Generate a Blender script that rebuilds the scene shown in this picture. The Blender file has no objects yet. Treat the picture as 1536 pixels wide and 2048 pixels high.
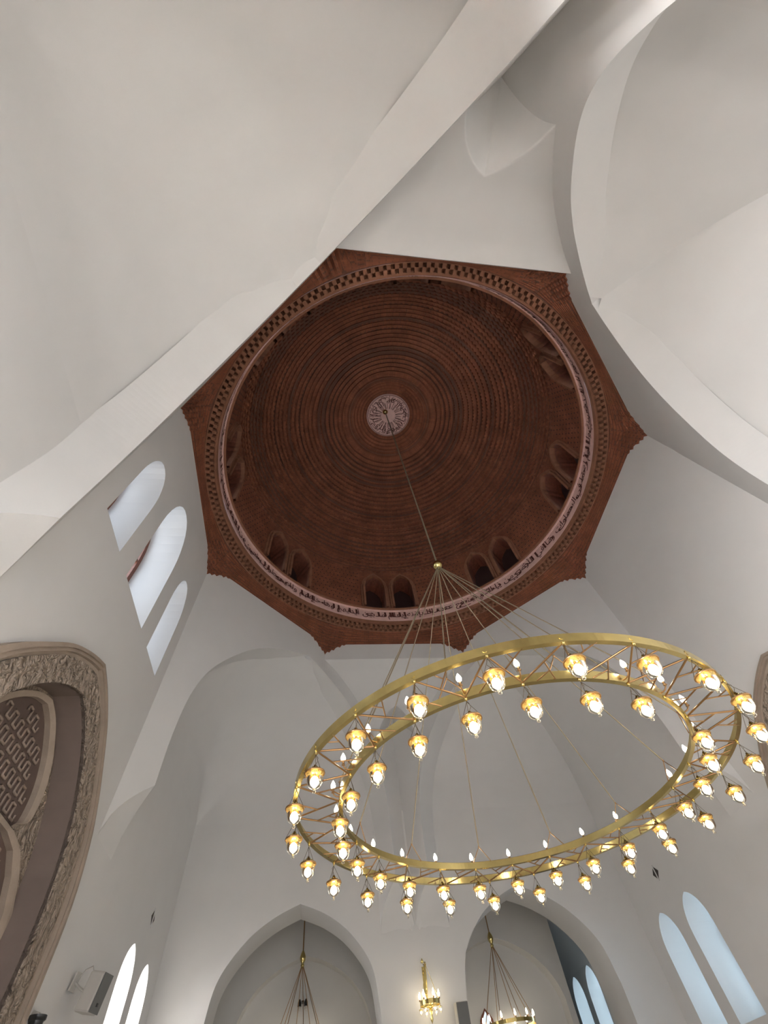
import bpy, bmesh, math, random
from mathutils import Vector, Matrix
from mathutils.geometry import tessellate_polygon
random.seed(4)
PI = math.pi; R2 = math.sqrt(2.0)
sc = bpy.context.scene
COL = sc.collection

# ---------------------------------------------------------------- camera
PITCH, YAW, ROLL = 1.02199584, -0.2456389, 0.18011617
CAMP = Vector((-4.8284, 2.0366, 1.6))
fw = Vector((math.cos(PITCH)*math.cos(YAW), math.cos(PITCH)*math.sin(YAW), math.sin(PITCH)))
rt = Vector((math.sin(YAW), -math.cos(YAW), 0)); dn = fw.cross(rt)
r2 = math.cos(ROLL)*rt + math.sin(ROLL)*dn
d2 = -math.sin(ROLL)*rt + math.cos(ROLL)*dn
cd = bpy.data.cameras.new('camera'); cam = bpy.data.objects.new('camera', cd); COL.objects.link(cam)
m = Matrix.Identity(4)
for i in range(3):
    m[i][0] = r2[i]; m[i][1] = -d2[i]; m[i][2] = -fw[i]; m[i][3] = CAMP[i]
cam.matrix_world = m
cd.sensor_fit = 'HORIZONTAL'; cd.sensor_width = 36; cd.lens = 36*836.96/1536; cd.clip_start = 0.02; cd.clip_end = 200
sc.camera = cam

# ---------------------------------------------------------------- world, daylight, exposure
w = bpy.data.worlds.new('world'); sc.world = w; w.use_nodes = True
bg = w.node_tree.nodes['Background']; bg.inputs[0].default_value = (0.62, 0.78, 1.0, 1); bg.inputs[1].default_value = 0.4
vs = sc.view_settings; vs.view_transform = 'Standard'; vs.look = 'None'; vs.gamma = 1; vs.use_curve_mapping = False
vs.exposure = 1.9

def area(name, loc, target, sx, sy, power, col):
    l = bpy.data.lights.new(name, 'AREA'); l.shape = 'RECTANGLE'; l.size = sx; l.size_y = sy
    l.energy = power; l.color = col
    o = bpy.data.objects.new(name, l); COL.objects.link(o); o.location = loc
    o.rotation_euler = (Vector(target) - Vector(loc)).to_track_quat('-Z', 'Y').to_euler()
    return o
WARM = (1.0, 0.98, 0.95); COOL = (0.60, 0.84, 1.0)
# bright overcast sky light behind the windows (strongest at the back left, blue on the right)
for x, l, r in ((-6.15, 900, 7), (-5.1, 1250, 7), (5.1, 40, 8), (6.15, 40, 8)):
    area('daylight_left', (x, 6.0, 3.7), (x, 3.2 if x < 0 else 3.8, 0.0), 0.8, 2.2, l, WARM)
    area('daylight_right', (x, -6.0, 3.2), (x, 0, 1.6), 0.8, 2.2, r, COOL)
for x in (-1.34, 0, 1.34):
    area('daylight_high_left', (x, 6.3, 8.0), (x, 0, 6.0), 0.8, 2.4, 7, (0.9, 0.95, 1.0))
# fill lamps added in the unseen back wall arches, behind the camera
for y, e in ((-2.4, 8), (2.4, 30)):
    area('fill_back_arch', (-8.6, y, 1.8), (-5.2, y*0.8, 0.0), 2.8, 3.0, e, (1.0, 0.96, 0.92))
for x in (10.6, 11.7):
    area('daylight_far_right', (x, -6.0, 3.4), (x, 0, 2.0), 0.8, 2.0, 12, COOL)

# ---------------------------------------------------------------- materials
def mat(name, col, rough=0.6, metal=0.0, noise=0.0, nscale=3.0, bump=0.0, bscale=40.0, bdist=0.01, spec=0.5, obj=True):
    M = bpy.data.materials.new(name); M.use_nodes = True; nt = M.node_tree; b = nt.nodes['Principled BSDF']
    b.inputs['Base Color'].default_value = (*col, 1); b.inputs['Roughness'].default_value = rough
    b.inputs['Metallic'].default_value = metal; b.inputs['Specular IOR Level'].default_value = spec
    tc = nt.nodes.new('ShaderNodeTexCoord')
    if noise > 0:
        n = nt.nodes.new('ShaderNodeTexNoise'); n.inputs['Scale'].default_value = nscale; n.inputs['Detail'].default_value = 5
        nt.links.new(tc.outputs['Object'], n.inputs['Vector'])
        r = nt.nodes.new('ShaderNodeValToRGB'); r.color_ramp.elements[0].position = 0.3; r.color_ramp.elements[1].position = 0.7
        r.color_ramp.elements[0].color = (*[c*(1-noise) for c in col], 1); r.color_ramp.elements[1].color = (*[min(1, c*(1+noise)) for c in col], 1)
        nt.links.new(n.outputs['Fac'], r.inputs['Fac']); nt.links.new(r.outputs['Color'], b.inputs['Base Color'])
    if bump > 0:
        n2 = nt.nodes.new('ShaderNodeTexNoise'); n2.inputs['Scale'].default_value = bscale; n2.inputs['Detail'].default_value = 4
        nt.links.new(tc.outputs['Object'], n2.inputs['Vector'])
        bp = nt.nodes.new('ShaderNodeBump'); bp.inputs['Strength'].default_value = bump; bp.inputs['Distance'].default_value = bdist
        nt.links.new(n2.outputs['Fac'], bp.inputs['Height']); nt.links.new(bp.outputs['Normal'], b.inputs['Normal'])
    return M
M_PL = mat('white_plaster', (0.665, 0.650, 0.628), 0.75, noise=0.015, nscale=2.0, bump=0.15, bscale=60, bdist=0.004, spec=0.25)
M_FLOOR = mat('carpet', (0.52, 0.49, 0.465), 0.9, noise=0.1, nscale=8, spec=0.1)
M_STONE = mat('pale_stone', (0.72, 0.47, 0.42), 0.7, noise=0.08, nscale=6)
M_INK = mat('dark_inlay', (0.09, 0.022, 0.014), 0.7)
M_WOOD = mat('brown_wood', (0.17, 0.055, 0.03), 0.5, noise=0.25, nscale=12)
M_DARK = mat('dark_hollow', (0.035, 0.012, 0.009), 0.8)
M_BRASS = mat('polished_brass', (0.66, 0.52, 0.21), 0.2, 1.0, noise=0.08, nscale=9)
M_BRONZE = mat('bronze_rod', (0.42, 0.25, 0.12), 0.3, 1.0)
M_CABLE = mat('cable', (0.36, 0.29, 0.19), 0.45, 0.6)
M_CHAIN = mat('dark_chain', (0.12, 0.085, 0.05), 0.45, 0.7)
M_TAN = mat('tan_cast_stone', (0.36, 0.285, 0.225), 0.7, noise=0.1, nscale=5, bump=0.3, bscale=50)
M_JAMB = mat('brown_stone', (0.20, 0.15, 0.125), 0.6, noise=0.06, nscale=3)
M_SPK = mat('grey_plastic', (0.50, 0.47, 0.43), 0.5)
M_GRILL = mat('speaker_grille', (0.14, 0.14, 0.135), 0.6, bump=0.4, bscale=300)
M_BLACK = mat('black_plastic', (0.02, 0.02, 0.02), 0.3)
M_VENT = mat('vent_hollow', (0.05, 0.04, 0.035), 0.8)

def carved():
    M = mat('carved_stone', (0.38, 0.30, 0.235), 0.75); nt = M.node_tree; b = nt.nodes['Principled BSDF']
    tc = nt.nodes.new('ShaderNodeTexCoord')
    v = nt.nodes.new('ShaderNodeTexVoronoi'); v.feature = 'SMOOTH_F1'; v.inputs['Scale'].default_value = 11
    n = nt.nodes.new('ShaderNodeTexNoise'); n.inputs['Scale'].default_value = 9; n.inputs['Distortion'].default_value = 2.2
    nt.links.new(tc.outputs['Object'], v.inputs['Vector']); nt.links.new(tc.outputs['Object'], n.inputs['Vector'])
    ad = nt.nodes.new('ShaderNodeMath'); nt.links.new(v.outputs['Distance'], ad.inputs[0]); nt.links.new(n.outputs['Fac'], ad.inputs[1])
    bp = nt.nodes.new('ShaderNodeBump'); bp.inputs['Strength'].default_value = 1.0; bp.inputs['Distance'].default_value = 0.12
    nt.links.new(ad.outputs[0], bp.inputs['Height']); nt.links.new(bp.outputs['Normal'], b.inputs['Normal'])
    return M
M_CARVE = carved()

def brick(name, c1, c2, mortar, bw=0.24, bh=0.075, cyl=True):
    M = bpy.data.materials.new(name); M.use_nodes = True; nt = M.node_tree; b = nt.nodes['Principled BSDF']
    b.inputs['Roughness'].default_value = 0.85; b.inputs['Specular IOR Level'].default_value = 0.15
    tc = nt.nodes.new('ShaderNodeTexCoord'); sp = nt.nodes.new('ShaderNodeSeparateXYZ'); nt.links.new(tc.outputs['Object'], sp.inputs[0])
    at = nt.nodes.new('ShaderNodeMath'); at.operation = 'ARCTAN2'; nt.links.new(sp.outputs[1], at.inputs[0]); nt.links.new(sp.outputs[0], at.inputs[1])
    mu = nt.nodes.new('ShaderNodeMath'); mu.operation = 'MULTIPLY'; mu.inputs[1].default_value = 4.7; nt.links.new(at.outputs[0], mu.inputs[0])
    cb = nt.nodes.new('ShaderNodeCombineXYZ'); nt.links.new(mu.outputs[0], cb.inputs[0]); nt.links.new(sp.outputs[2], cb.inputs[1])
    bt = nt.nodes.new('ShaderNodeTexBrick'); bt.inputs['Scale'].default_value = 1.0; bt.inputs['Brick Width'].default_value = bw
    bt.inputs['Row Height'].default_value = bh; bt.inputs['Mortar Size'].default_value = 0.007
    bt.inputs['Color1'].default_value = (*c1, 1); bt.inputs['Color2'].default_value = (*c2, 1); bt.inputs['Mortar'].default_value = (*mortar, 1)
    nt.links.new(cb.outputs[0], bt.inputs['Vector'])
    n = nt.nodes.new('ShaderNodeTexNoise'); n.inputs['Scale'].default_value = 2.2; n.inputs['Detail'].default_value = 5
    nt.links.new(tc.outputs['Object'], n.inputs['Vector'])
    mx = nt.nodes.new('ShaderNodeMixRGB'); mx.blend_type = 'OVERLAY'; mx.inputs[0].default_value = 0.45
    nt.links.new(bt.outputs['Color'], mx.inputs[1]); nt.links.new(n.outputs['Fac'], mx.inputs[2])
    nt.links.new(mx.outputs[0], b.inputs['Base Color'])
    bp = nt.nodes.new('ShaderNodeBump'); bp.inputs['Strength'].default_value = 0.5; bp.inputs['Distance'].default_value = 0.02; bp.invert = True
    nt.links.new(bt.outputs['Fac'], bp.inputs['Height']); nt.links.new(bp.outputs['Normal'], b.inputs['Normal'])
    return M
M_BRICK = brick('red_brick', (0.27, 0.098, 0.052), (0.22, 0.080, 0.045), (0.15, 0.068, 0.045))
M_TRIM = mat('brick_trim', (0.27, 0.125, 0.075), 0.85, noise=0.12, nscale=6, bump=0.3, spec=0.1)

def emit(name, col, s):
    M = bpy.data.materials.new(name); M.use_nodes = True; nt = M.node_tree; nt.nodes.clear()
    e = nt.nodes.new('ShaderNodeEmission'); e.inputs[0].default_value = (*col, 1); e.inputs[1].default_value = s
    o = nt.nodes.new('ShaderNodeOutputMaterial'); nt.links.new(e.outputs[0], o.inputs[0]); return M
M_BULB = emit('lit_bulb', (1.0, 0.86, 0.62), 7.0)
M_BULB2 = emit('lit_candle_bulb', (1.0, 0.88, 0.68), 6.5)

def glassy(name, tint, fac, rough=0.05):
    M = bpy.data.materials.new(name); M.use_nodes = True; nt = M.node_tree; nt.nodes.clear()
    t = nt.nodes.new('ShaderNodeBsdfTransparent'); t.inputs[0].default_value = (*tint, 1)
    g = nt.nodes.new('ShaderNodeBsdfGlossy'); g.inputs['Roughness'].default_value = rough; g.inputs[0].default_value = (1, 0.95, 0.85, 1)
    f = nt.nodes.new('ShaderNodeLayerWeight'); f.inputs[0].default_value = fac
    mx = nt.nodes.new('ShaderNodeMixShader'); nt.links.new(f.outputs['Fresnel'], mx.inputs[0])
    nt.links.new(t.outputs[0], mx.inputs[1]); nt.links.new(g.outputs[0], mx.inputs[2])
    o = nt.nodes.new('ShaderNodeOutputMaterial'); nt.links.new(mx.outputs[0], o.inputs[0]); return M
M_GLASS = glassy('clear_glass', (0.93, 0.90, 0.82), 0.35)
M_PANE = glassy('window_glass', (0.95, 0.97, 1.0), 0.2)

# ---------------------------------------------------------------- mesh helpers
class MB:
    def __init__(s): s.v = []; s.f = []; s.sm = []
    def add(s, vs_, fs, smooth=False):
        k = len(s.v); s.v += [tuple(p) for p in vs_]
        for f in fs: s.f.append([i+k for i in f]); s.sm.append(smooth)
    def box(s, c, d, ax=None):
        cx, cy, cz = c; dx, dy, dz = d[0]/2, d[1]/2, d[2]/2
        P = [(a*dx, b*dy, e*dz) for a in (-1, 1) for b in (-1, 1) for e in (-1, 1)]
        if ax is not None: P = [ax @ Vector(p) for p in P]
        s.add([(cx+p[0], cy+p[1], cz+p[2]) for p in P], [(0,1,3,2),(4,6,7,5),(0,4,5,1),(2,3,7,6),(0,2,6,4),(1,5,7,3)])
    def grid(s, rows, smooth=True, closed=False):
        n = len(rows[0]); vs_ = [p for r in rows for p in r]; fs = []
        for i in range(len(rows)-1):
            for j in range(n if closed else n-1):
                a = i*n+j; b = i*n+(j+1) % n; fs.append((a, b, b+n, a+n))
        s.add(vs_, fs, smooth)
    def lathe(s, prof, seg=24, c=(0, 0, 0), smooth=True):
        s.grid([[(c[0]+r*math.cos(2*PI*j/seg), c[1]+r*math.sin(2*PI*j/seg), c[2]+z) for j in range(seg)] for r, z in prof], smooth, True)
    def tube(s, pts, r, seg=6, caps=True, smooth=True, r_end=None):
        pts = [Vector(p) for p in pts]; rows = []
        for i, p in enumerate(pts):
            t = (pts[min(i+1, len(pts)-1)] - pts[max(i-1, 0)]).normalized()
            up = Vector((0, 0, 1)) if abs(t.z) < 0.95 else Vector((1, 0, 0))
            a = t.cross(up).normalized(); b = t.cross(a)
            rr = r if r_end is None else r+(r_end-r)*i/(len(pts)-1)
            rows.append([tuple(p + rr*(math.cos(2*PI*j/seg)*a + math.sin(2*PI*j/seg)*b)) for j in range(seg)])
        s.grid(rows, smooth, True)
        if caps:
            k = len(s.v)
            s.add(rows[0], [tuple(range(seg))]); s.add(rows[-1], [tuple(range(seg))])
    def sphere(s, c, r, sx=1, sz=1, seg=12):
        n = seg//2
        s.lathe([(max(1e-4, r*sx*math.sin(PI*i/n)), -r*sz*math.cos(PI*i/n)) for i in range(n+1)], seg, c)
    def holed(s, outer, holes, f3):
        loops = [[Vector((a, b, 0)) for a, b in outer]] + [[Vector((a, b, 0)) for a, b in h] for h in holes]
        flat = [p for l in loops for p in l]
        s.add([f3(p.x, p.y) for p in flat], [tuple(t) for t in tessellate_polygon(loops)])
    def strip(s, prof, f3a, f3b, closed=False, n=1, smooth=False):
        """extrude a 2D profile between two placements"""
        rows = []
        for k in range(n+1):
            t = k/n
            rows.append([tuple(Vector(f3a(a, b)).lerp(Vector(f3b(a, b)), t)) for a, b in prof])
        s.grid(rows, smooth, closed)
    def obj(s, name, material, parent=None, **props):
        me = bpy.data.meshes.new(name); me.from_pydata(s.v, [], s.f); me.polygons.foreach_set('use_smooth', s.sm)
        me.materials.append(material); me.update()
        o = bpy.data.objects.new(name, me); COL.objects.link(o)
        if parent: o.parent = parent
        for k, v in props.items(): o[k] = v
        return o
def struct(mb, name, material):
    return mb.obj(name, material, kind='structure')
def thing(name, loc, label, cat, group=None):
    o = bpy.data.objects.new(name, None); COL.objects.link(o); o.location = loc; o.empty_display_size = 0.1
    o['label'] = label; o['category'] = cat
    if group: o['group'] = group
    return o
def part(mb, name, material, parent, loc=None, **props):
    """part whose vertices are given in world space; made local to the thing"""
    L = world_loc(parent)
    mb.v = [(x-L[0], y-L[1], z-L[2]) for x, y, z in mb.v]
    return mb.obj(name, material, parent, **props)
def world_loc(o):
    L = Vector((0, 0, 0))
    while o: L += Vector(o.location); o = o.parent
    return L
def copy_tree(o, parent=None):
    c = o.copy(); COL.objects.link(c)
    if parent: c.parent = parent
    for ch in list(o.children): copy_tree(ch, c)
    return c
def interp(tab, z):
    if z <= tab[0][0]: return tab[0][1]
    for (a, x), (b, y) in zip(tab, tab[1:]):
        if z <= b: return x + (y-x)*(z-a)/(b-a)
    return tab[-1][1]
def smooth_tab(tab, n=8):
    """monotone resample through Catmull-Rom"""
    out = []; P = [tab[0]] + tab + [tab[-1]]
    for i in range(1, len(P)-2):
        p0, p1, p2, p3 = P[i-1:i+3]
        for k in range(n):
            t = k/n
            out.append(tuple(0.5*(2*b + (c-a)*t + (2*a-5*b+4*c-d)*t*t + (3*b-a-3*c+d)*t**3) for a, b, c, d in zip(p0, p1, p2, p3)))
    return out + [tab[-1]]

# ---------------------------------------------------------------- measurements
HX, HY = 7.05, 5.0                  # half length / half width of the hall
ZO = 10.05                          # height of the octagon
C = -1.465                          # arch centre along each diagonal wall
ARCH = smooth_tab([(3.0, 5.3), (3.0, 6.2), (2.90, 7.05), (2.62, 7.75), (2.02, 8.50), (1.50, 8.93), (0.96, 9.22), (0.42, 9.44), (0.0, 9.57)], 9)
DTAB = smooth_tab([(6.7, 0.0), (7.3, 0.05), (7.7, 0.15), (8.4, 0.52), (8.8, 0.88), (9.15, 1.33), (9.38, 1.82), (9.47, 2.10), (9.55, 2.5), (9.62, 3.2)], 4)
def q3(o, s, z, sx, sy): return (sx*(o-s)/R2, sy*(o+s)/R2, z)

def corb_z(delta): return 4.5 + 0.8*math.sqrt(max(0, delta)/0.37)

# ---------------------------------------------------------------- diagonal arch walls, soffits and bay vaults
NAMES = {(1, 1): 'wall_front_left', (1, -1): 'wall_front_right', (-1, 1): 'wall_back_left', (-1, -1): 'wall_back_right'}
for (sx, sy), nm in NAMES.items():
    mb = MB()
    AR = [(a, min(z, 9.505-0.12*a*a)) for a, z in ARCH] if (sx, sy) == (-1, 1) else ARCH
    arc_r = [(C+a, z) for a, z in AR]             # side-wall jamb up to the apex
    arc_l = [(C-a, z) for a, z in reversed(AR)]
    outer = []
    # corbelled foot by the side wall
    for k in range(9):
        s = 2.07 + (C+3.0-2.07)*k/8; outer.append((s, corb_z(HY-(5+s)/R2)))
    outer += arc_r[1:] + arc_l[1:-1]
    for k in range(9):
        s = C-3.0 + (-5.0-(C-3.0))*k/8; outer.append((s, corb_z(HX-(5-s)/R2)))
    outer += [(-5.0, ZO), (-2.071, ZO), (-1.55, 10.40), (1.55, 10.40), (2.071, ZO)]
    mb.holed(outer, [], lambda a, b: q3(5.0, a, b, sx, sy))
    # soffit
    rows = []
    for k in range(9):
        o = 5.0 + 0.6*k/8
        zr = corb_z(HY-(o+C+3.0)/R2); zl = corb_z(HX-(o-C+3.0)/R2)
        rows.append([q3(o, C+3.0, min(zr, 5.31), sx, sy)] + [q3(o, a, b, sx, sy) for a, b in arc_r] +
                    [q3(o, a, b, sx, sy) for a, b in arc_l[1:]] + [q3(o, C-3.0, min(zl, 5.31), sx, sy)])
    nrow = len(rows[0])
    mb.grid(rows, False)
    # rear face ring
    mb.grid([[q3(5.6, C+a, b, sx, sy) for a, b in ARCH], [q3(5.6, C+a+0.9, b+0.5, sx, sy) for a, b in ARCH]], False)
    mb.grid([[q3(5.6, C-a, b, sx, sy) for a, b in ARCH], [q3(5.6, C-a-0.9, b+0.5, sx, sy) for a, b in ARCH]], False)
    # corbel undersides (curving forward out of the straight walls)
    rows = []
    for i in range(9):
        t = i/8; r = []
        for j in range(9):
            u = j/8   # triangle: K(2.07,5) C(1.535,5) T(1.535,5.54)
            s = 2.071*(1-u) + 1.535*u; o = 5.0 + 0.54*u*t
            dl = max(0, HY-(o+s)/R2); r.append(q3(o, s, corb_z(dl), sx, sy))
        rows.append(r)
    mb.grid(rows, True)
    rows = []
    for i in range(9):
        t = i/8; r = []
        for j in range(9):
            u = j/8; s = -5.0*(1-u) + (-4.465)*u; o = 5.0 + 0.505*u*t
            dl = max(0, HX-(o-s)/R2); r.append(q3(o, s, corb_z(dl), sx, sy))
        rows.append(r)
    mb.grid(rows, True)
    struct(mb, nm, M_PL)
    # bay vault: side wall and end wall curving in to a ridge
    mb = MB(); A = []; B = []
    for z, d in DTAB:
        if (HX+HY-2*d)/R2 < 5.06: break
        cx_, cy_ = HX-d, HY-d; o0 = 5.02
        xs = min(R2*o0 - cy_, cx_-0.002); ys = min(R2*o0 - cx_, cy_-0.002)
        if sy > 0: rf = min(1.5, max(0.02, (z-6.7)*0.9), 0.85*(cx_-xs), 0.85*(cy_-ys))   # the left bays have a softly rounded groin
        else: rf = 0.004
        path = [(xs + (cx_-rf-xs)*k/10, cy_) for k in range(11)]
        path += [(cx_-rf+rf*math.sin(PI/2*k/12), cy_-rf+rf*math.cos(PI/2*k/12)) for k in range(1, 12)]
        path += [(cx_, cy_-rf - (cy_-rf-ys)*k/10) for k in range(11)]
        rw = [(sx*x, sy*y, z) for x, y in path]
        A.append(rw[:17]); B.append(rw[16:])
    if sy > 0: mb.grid([a_ + b_[1:] for a_, b_ in zip(A, B)], True)
    else: mb.grid(A, True); mb.grid(B, True)
    struct(mb, 'ceiling', M_PL)

# ---------------------------------------------------------------- coved corner ceilings with a small pointed squinch
COVE = smooth_tab([(5.0, 9.80), (5.3, 9.68), (5.63, 9.45), (5.92, 9.18), (6.14, 8.88), (6.41, 8.42), (6.52, 8.15), (6.6, 7.6), (7.1, 6.5)], 4)
LEAF = smooth_tab([(0.0, 9.02), (0.15, 8.93), (0.30, 8.79), (0.45, 8.57), (0.565, 8.24), (0.62, 7.8), (0.66, 7.0)], 4)
for sx in (1, -1):
    mb = MB(); rows = []; N = 150
    for i in range(N+1):
        x = 5.0 + 2.07*i/N; yl = 7.071-x; r = []
        for j in range(121):
            y = yl*(j/60-1)
            r.append((sx*x, y, max(interp(COVE, x), interp(LEAF, abs(y)) if x > 5.9 else 0)))
        rows.append(r)
    mb.grid(rows, True)
    mb.grid([[(sx*5.0, -2.071, 9.80), (sx*5.0, 2.071, 9.80)], [(sx*5.0, -2.071, ZO), (sx*5.0, 2.071, ZO)]], False)
    mb.grid([[(sx*5.0, -1.55, 10.40), (sx*5.0, 1.55, 10.40)], [(sx*5.0, -2.071, ZO), (sx*5.0, 2.071, ZO)]], False)
    struct(mb, 'ceiling', M_PL)

# ---------------------------------------------------------------- side walls with windows
LOWW = [(0.375, 2.6)] + smooth_tab([(0.375, 3.70), (0.345, 3.88), (0.25, 4.05), (0.12, 4.16), (0.0, 4.21)], 5)
def lancet(cx, hw, sill, spring, apex, n=7):
    pr_ = [(hw, sill), (hw, spring)] + [(hw*math.cos(PI/2*k/n)**0.9 if k < n else 0.0, spring+(apex-spring)*math.sin(PI/2*k/n)) for k in range(1, n+1)]
    return [(cx+a, z) for a, z in pr_] + [(cx-a, z) for a, z in reversed(pr_[:-1])]
def sym(tab, cx): return [(cx+a, z) for a, z in tab] + [(cx-a, z) for a, z in reversed(tab[:-1])]
OUTF = [(2.0, 2.2), (2.0, 3.1), (1.96, 3.75), (1.76, 4.27), (1.5, 4.62), (1.15, 4.95), (0.8, 5.24), (0.48, 5.42), (0.22, 5.53), (0.0, 5.60)]
OUTF = smooth_tab(OUTF, 4)
INF = [(1.5, 2.2), (1.5, 3.0), (1.46, 3.5), (1.34, 3.95), (1.15, 4.32), (0.9, 4.62), (0.62, 4.86), (0.35, 5.02), (0.15, 5.10), (0.0, 5.14)]
INF = smooth_tab(INF, 4)
HIGH = [(0.0, 0.55, 8.25, 9.36), (-1.34, 0.36, 7.95, 8.76), (1.34, 0.36, 7.95, 8.76)]
win_n = [0]
def window_fill(cx, prof2d, yin, sy, sill, tall):
    """recessed window: reveal belongs to the wall; frame, bars and pane here"""
    win_n[0] += 1
    o = bpy.data.objects.new('window_%d' % win_n[0], None); COL.objects.link(o); o.location = (cx, sy*yin, sill); o['kind'] = 'structure'
    ctr = (cx, (sill+tall)/2)
    inner = [(cx+(a-cx)*0.82, ctr[1]+(b-ctr[1])*0.93) for a, b in prof2d]
    fr = MB()
    for ya, yb in ((yin-0.03, yin-0.03), (yin+0.04, yin+0.04)):
        fr.strip(prof2d, lambda a, b: (a, sy*ya, b), lambda a, b: (a, sy*ya, b))
    n = len(prof2d)
    k = len(fr.v)
    vs_ = [(a, sy*(yin-0.03), b) for a, b in prof2d] + [(a, sy*(yin-0.03), b) for a, b in inner] + [(a, sy*(yin+0.04), b) for a, b in inner]
    fs = []
    for i in range(n):
        j = (i+1) % n
        fs.append((i, j, n+j, n+i)); fs.append((n+i, n+j, 2*n+j, 2*n+i))
    fr.v = []; fr.f = []; fr.sm = []
    fr.add(vs_, fs)
    zb = sill + (tall-sill)*0.62
    fr.box((cx, sy*yin, zb), (2*abs(inner[0][0]-cx), 0.05, 0.05))
    fr.box((cx, sy*yin, (sill+tall)/2), (0.04, 0.045, (tall-sill)*0.9))
    part(fr, 'window_frame', M_WOOD, o)
    pn = MB(); pn.holed(inner, [], lambda a, b: (a, sy*(yin+0.01), b)); part(pn, 'window_pane', M_PANE, o)
for sy, nm in ((1, 'wall_left'), (-1, 'wall_right')):
    mb = MB()
    outer = [(-HX, 0), (HX, 0), (HX, 6.75), (2.071, 6.75)]
    outer += [(2.071, ZO), (1.55, 10.40), (-1.55, 10.40), (-2.071, ZO), (-2.071, 6.75), (-HX, 6.75)]
    holes = []
    for x in (-6.19, -5.10, 5.10, 6.19): holes.append((x, 2.6, 4.21, sym(LOWW, x), 0.75))
    for cx, hw, sp, ap in (HIGH if sy > 0 else []): holes.append((cx, 6.75, ap, lancet(cx, hw, 6.75, sp, ap), 0.74))
    mb.holed(outer, [h[3] for h in holes] + [sym(INF, 0)], lambda a, b: (a, sy*HY, b))
    for cx, sill, top, pr_, dep in holes:
        mb.strip(pr_, lambda a, b: (a, sy*HY, b), lambda a, b: (a, sy*(HY+dep), b), closed=True)
    struct(mb, nm, M_PL)
    for cx, sill, top, pr_, dep in holes: window_fill(cx, pr_, HY+dep-0.06, sy, sill, top)

# ---------------------------------------------------------------- end walls with the two pointed door arches
DOOR = smooth_tab([(1.6, 0.0), (1.6, 3.0), (1.57, 3.6), (1.44, 4.12), (1.02, 4.60), (0.52, 4.91), (0.0, 5.10)], 10)
DOOR = [(a, max(0, z)) for a, z in DOOR]
for sx, nm in ((1, 'wall_front'), (-1, 'wall_back')):
    mb = MB(); hs = [sym(DOOR, 2.42*s) for s in (1, -1)]
    outer = [(-HY, -0.02), (HY, -0.02), (HY, 6.75), (-HY, 6.75)]
    hs2 = [[(a, max(0.0, b)) for a, b in h] for h in hs]
    mb.holed(outer, hs2, lambda a, b: (sx*HX, a, b))
    for h in hs2: mb.strip(h, lambda a, b: (sx*HX, a, b), lambda a, b: (sx*(HX+0.9), a, b))
    struct(mb, nm, M_PL)

# ---------------------------------------------------------------- floor and the rooms beyond
mb = MB(); mb.add([(-9, -5.5, 0), (16, -5.5, 0), (16, 5.5, 0), (-9, 5.5, 0)], [(0, 1, 2, 3)]); struct(mb, 'floor', M_FLOOR)
mb = MB()   # rear face of the front end wall, side walls, back wall, coved roof of the room beyond
mb.holed([(-HY, 0), (HY, 0), (HY, 6.6), (-HY, 6.6)], [[(a, max(0.001, b)) for a, b in sym(DOOR, 2.42*s)] for s in (1, -1)], lambda a, b: (HX+0.9, a, b))
struct(mb, 'wall_beyond', M_PL)
RIB = smooth_tab([(1.55, 0.0), (1.55, 3.2), (1.50, 3.95), (1.12, 4.48), (0.55, 4.82), (0.0, 4.98)], 10)
RIB = [(a, max(0.001, z)) for a, z in RIB]
for cy in (2.3, -2.42):
    mb = MB()
    lo, hi = (0.25, 4.6) if cy > 0 else (-4.12, -0.25)
    rb = sym(RIB, cy)
    mb.holed([(lo, 0), (hi, 0), (hi, 6.6), (lo, 6.6)], [rb], lambda a, b: (10.0, a, b))
    mb.strip(rb, lambda a, b: (10.0, a, b), lambda a, b: (10.35, a, b))
    mb.add([(10.35, cy-1.6, 0), (10.35, cy+1.6, 0), (10.35, cy+1.6, 5.1), (10.35, cy-1.6, 5.1)], [(0, 1, 2, 3)])
    if cy < 0: mb.add([(10.0, -4.12, 0), (10.4, -4.12, 0), (10.4, -4.12, 6.6), (10.0, -4.12, 6.6)], [(0, 1, 2, 3)])
    struct(mb, 'wall_niche', M_PL)
mb = MB()
rows = []
for i in range(2):
    x = (HX+0.9, 14.0)[i]
    rows.append([(x, 5*math.cos(PI*k/24), 4.4+2.0*math.sin(PI*k/24)) for k in range(25)])
mb.grid(rows, True); struct(mb, 'ceiling', M_PL)
mb = MB(); pw = [sym(LOWW2, x) for LOWW2 in ([(a, z+0.17) for a, z in LOWW],) for x in (10.5, 11.55)]
mb.holed([(HX, 0), (14, 0), (14, 6), (HX, 6)], pw, lambda a, b: (a, -HY, b))
for p_ in pw: mb.strip(p_, lambda a, b: (a, -HY, b), lambda a, b: (a, -HY-0.6, b), closed=True)
struct(mb, 'wall_beyond', M_PL)
for x, p_ in zip((10.5, 11.55), pw): window_fill(x, p_, HY+0.5, -1, 2.77, 4.38)
mb = MB(); mb.add([(HX, 5, 0), (14, 5, 0), (14, 5, 6), (HX, 5, 6)], [(0, 1, 2, 3)]); struct(mb, 'wall_beyond', M_PL)
mb = MB(); mb.add([(14, -5, 0), (14, 5, 0), (14, 5, 6.6), (14, -5, 6.6)], [(0, 1, 2, 3)]); struct(mb, 'wall_beyond', M_PL)

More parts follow.
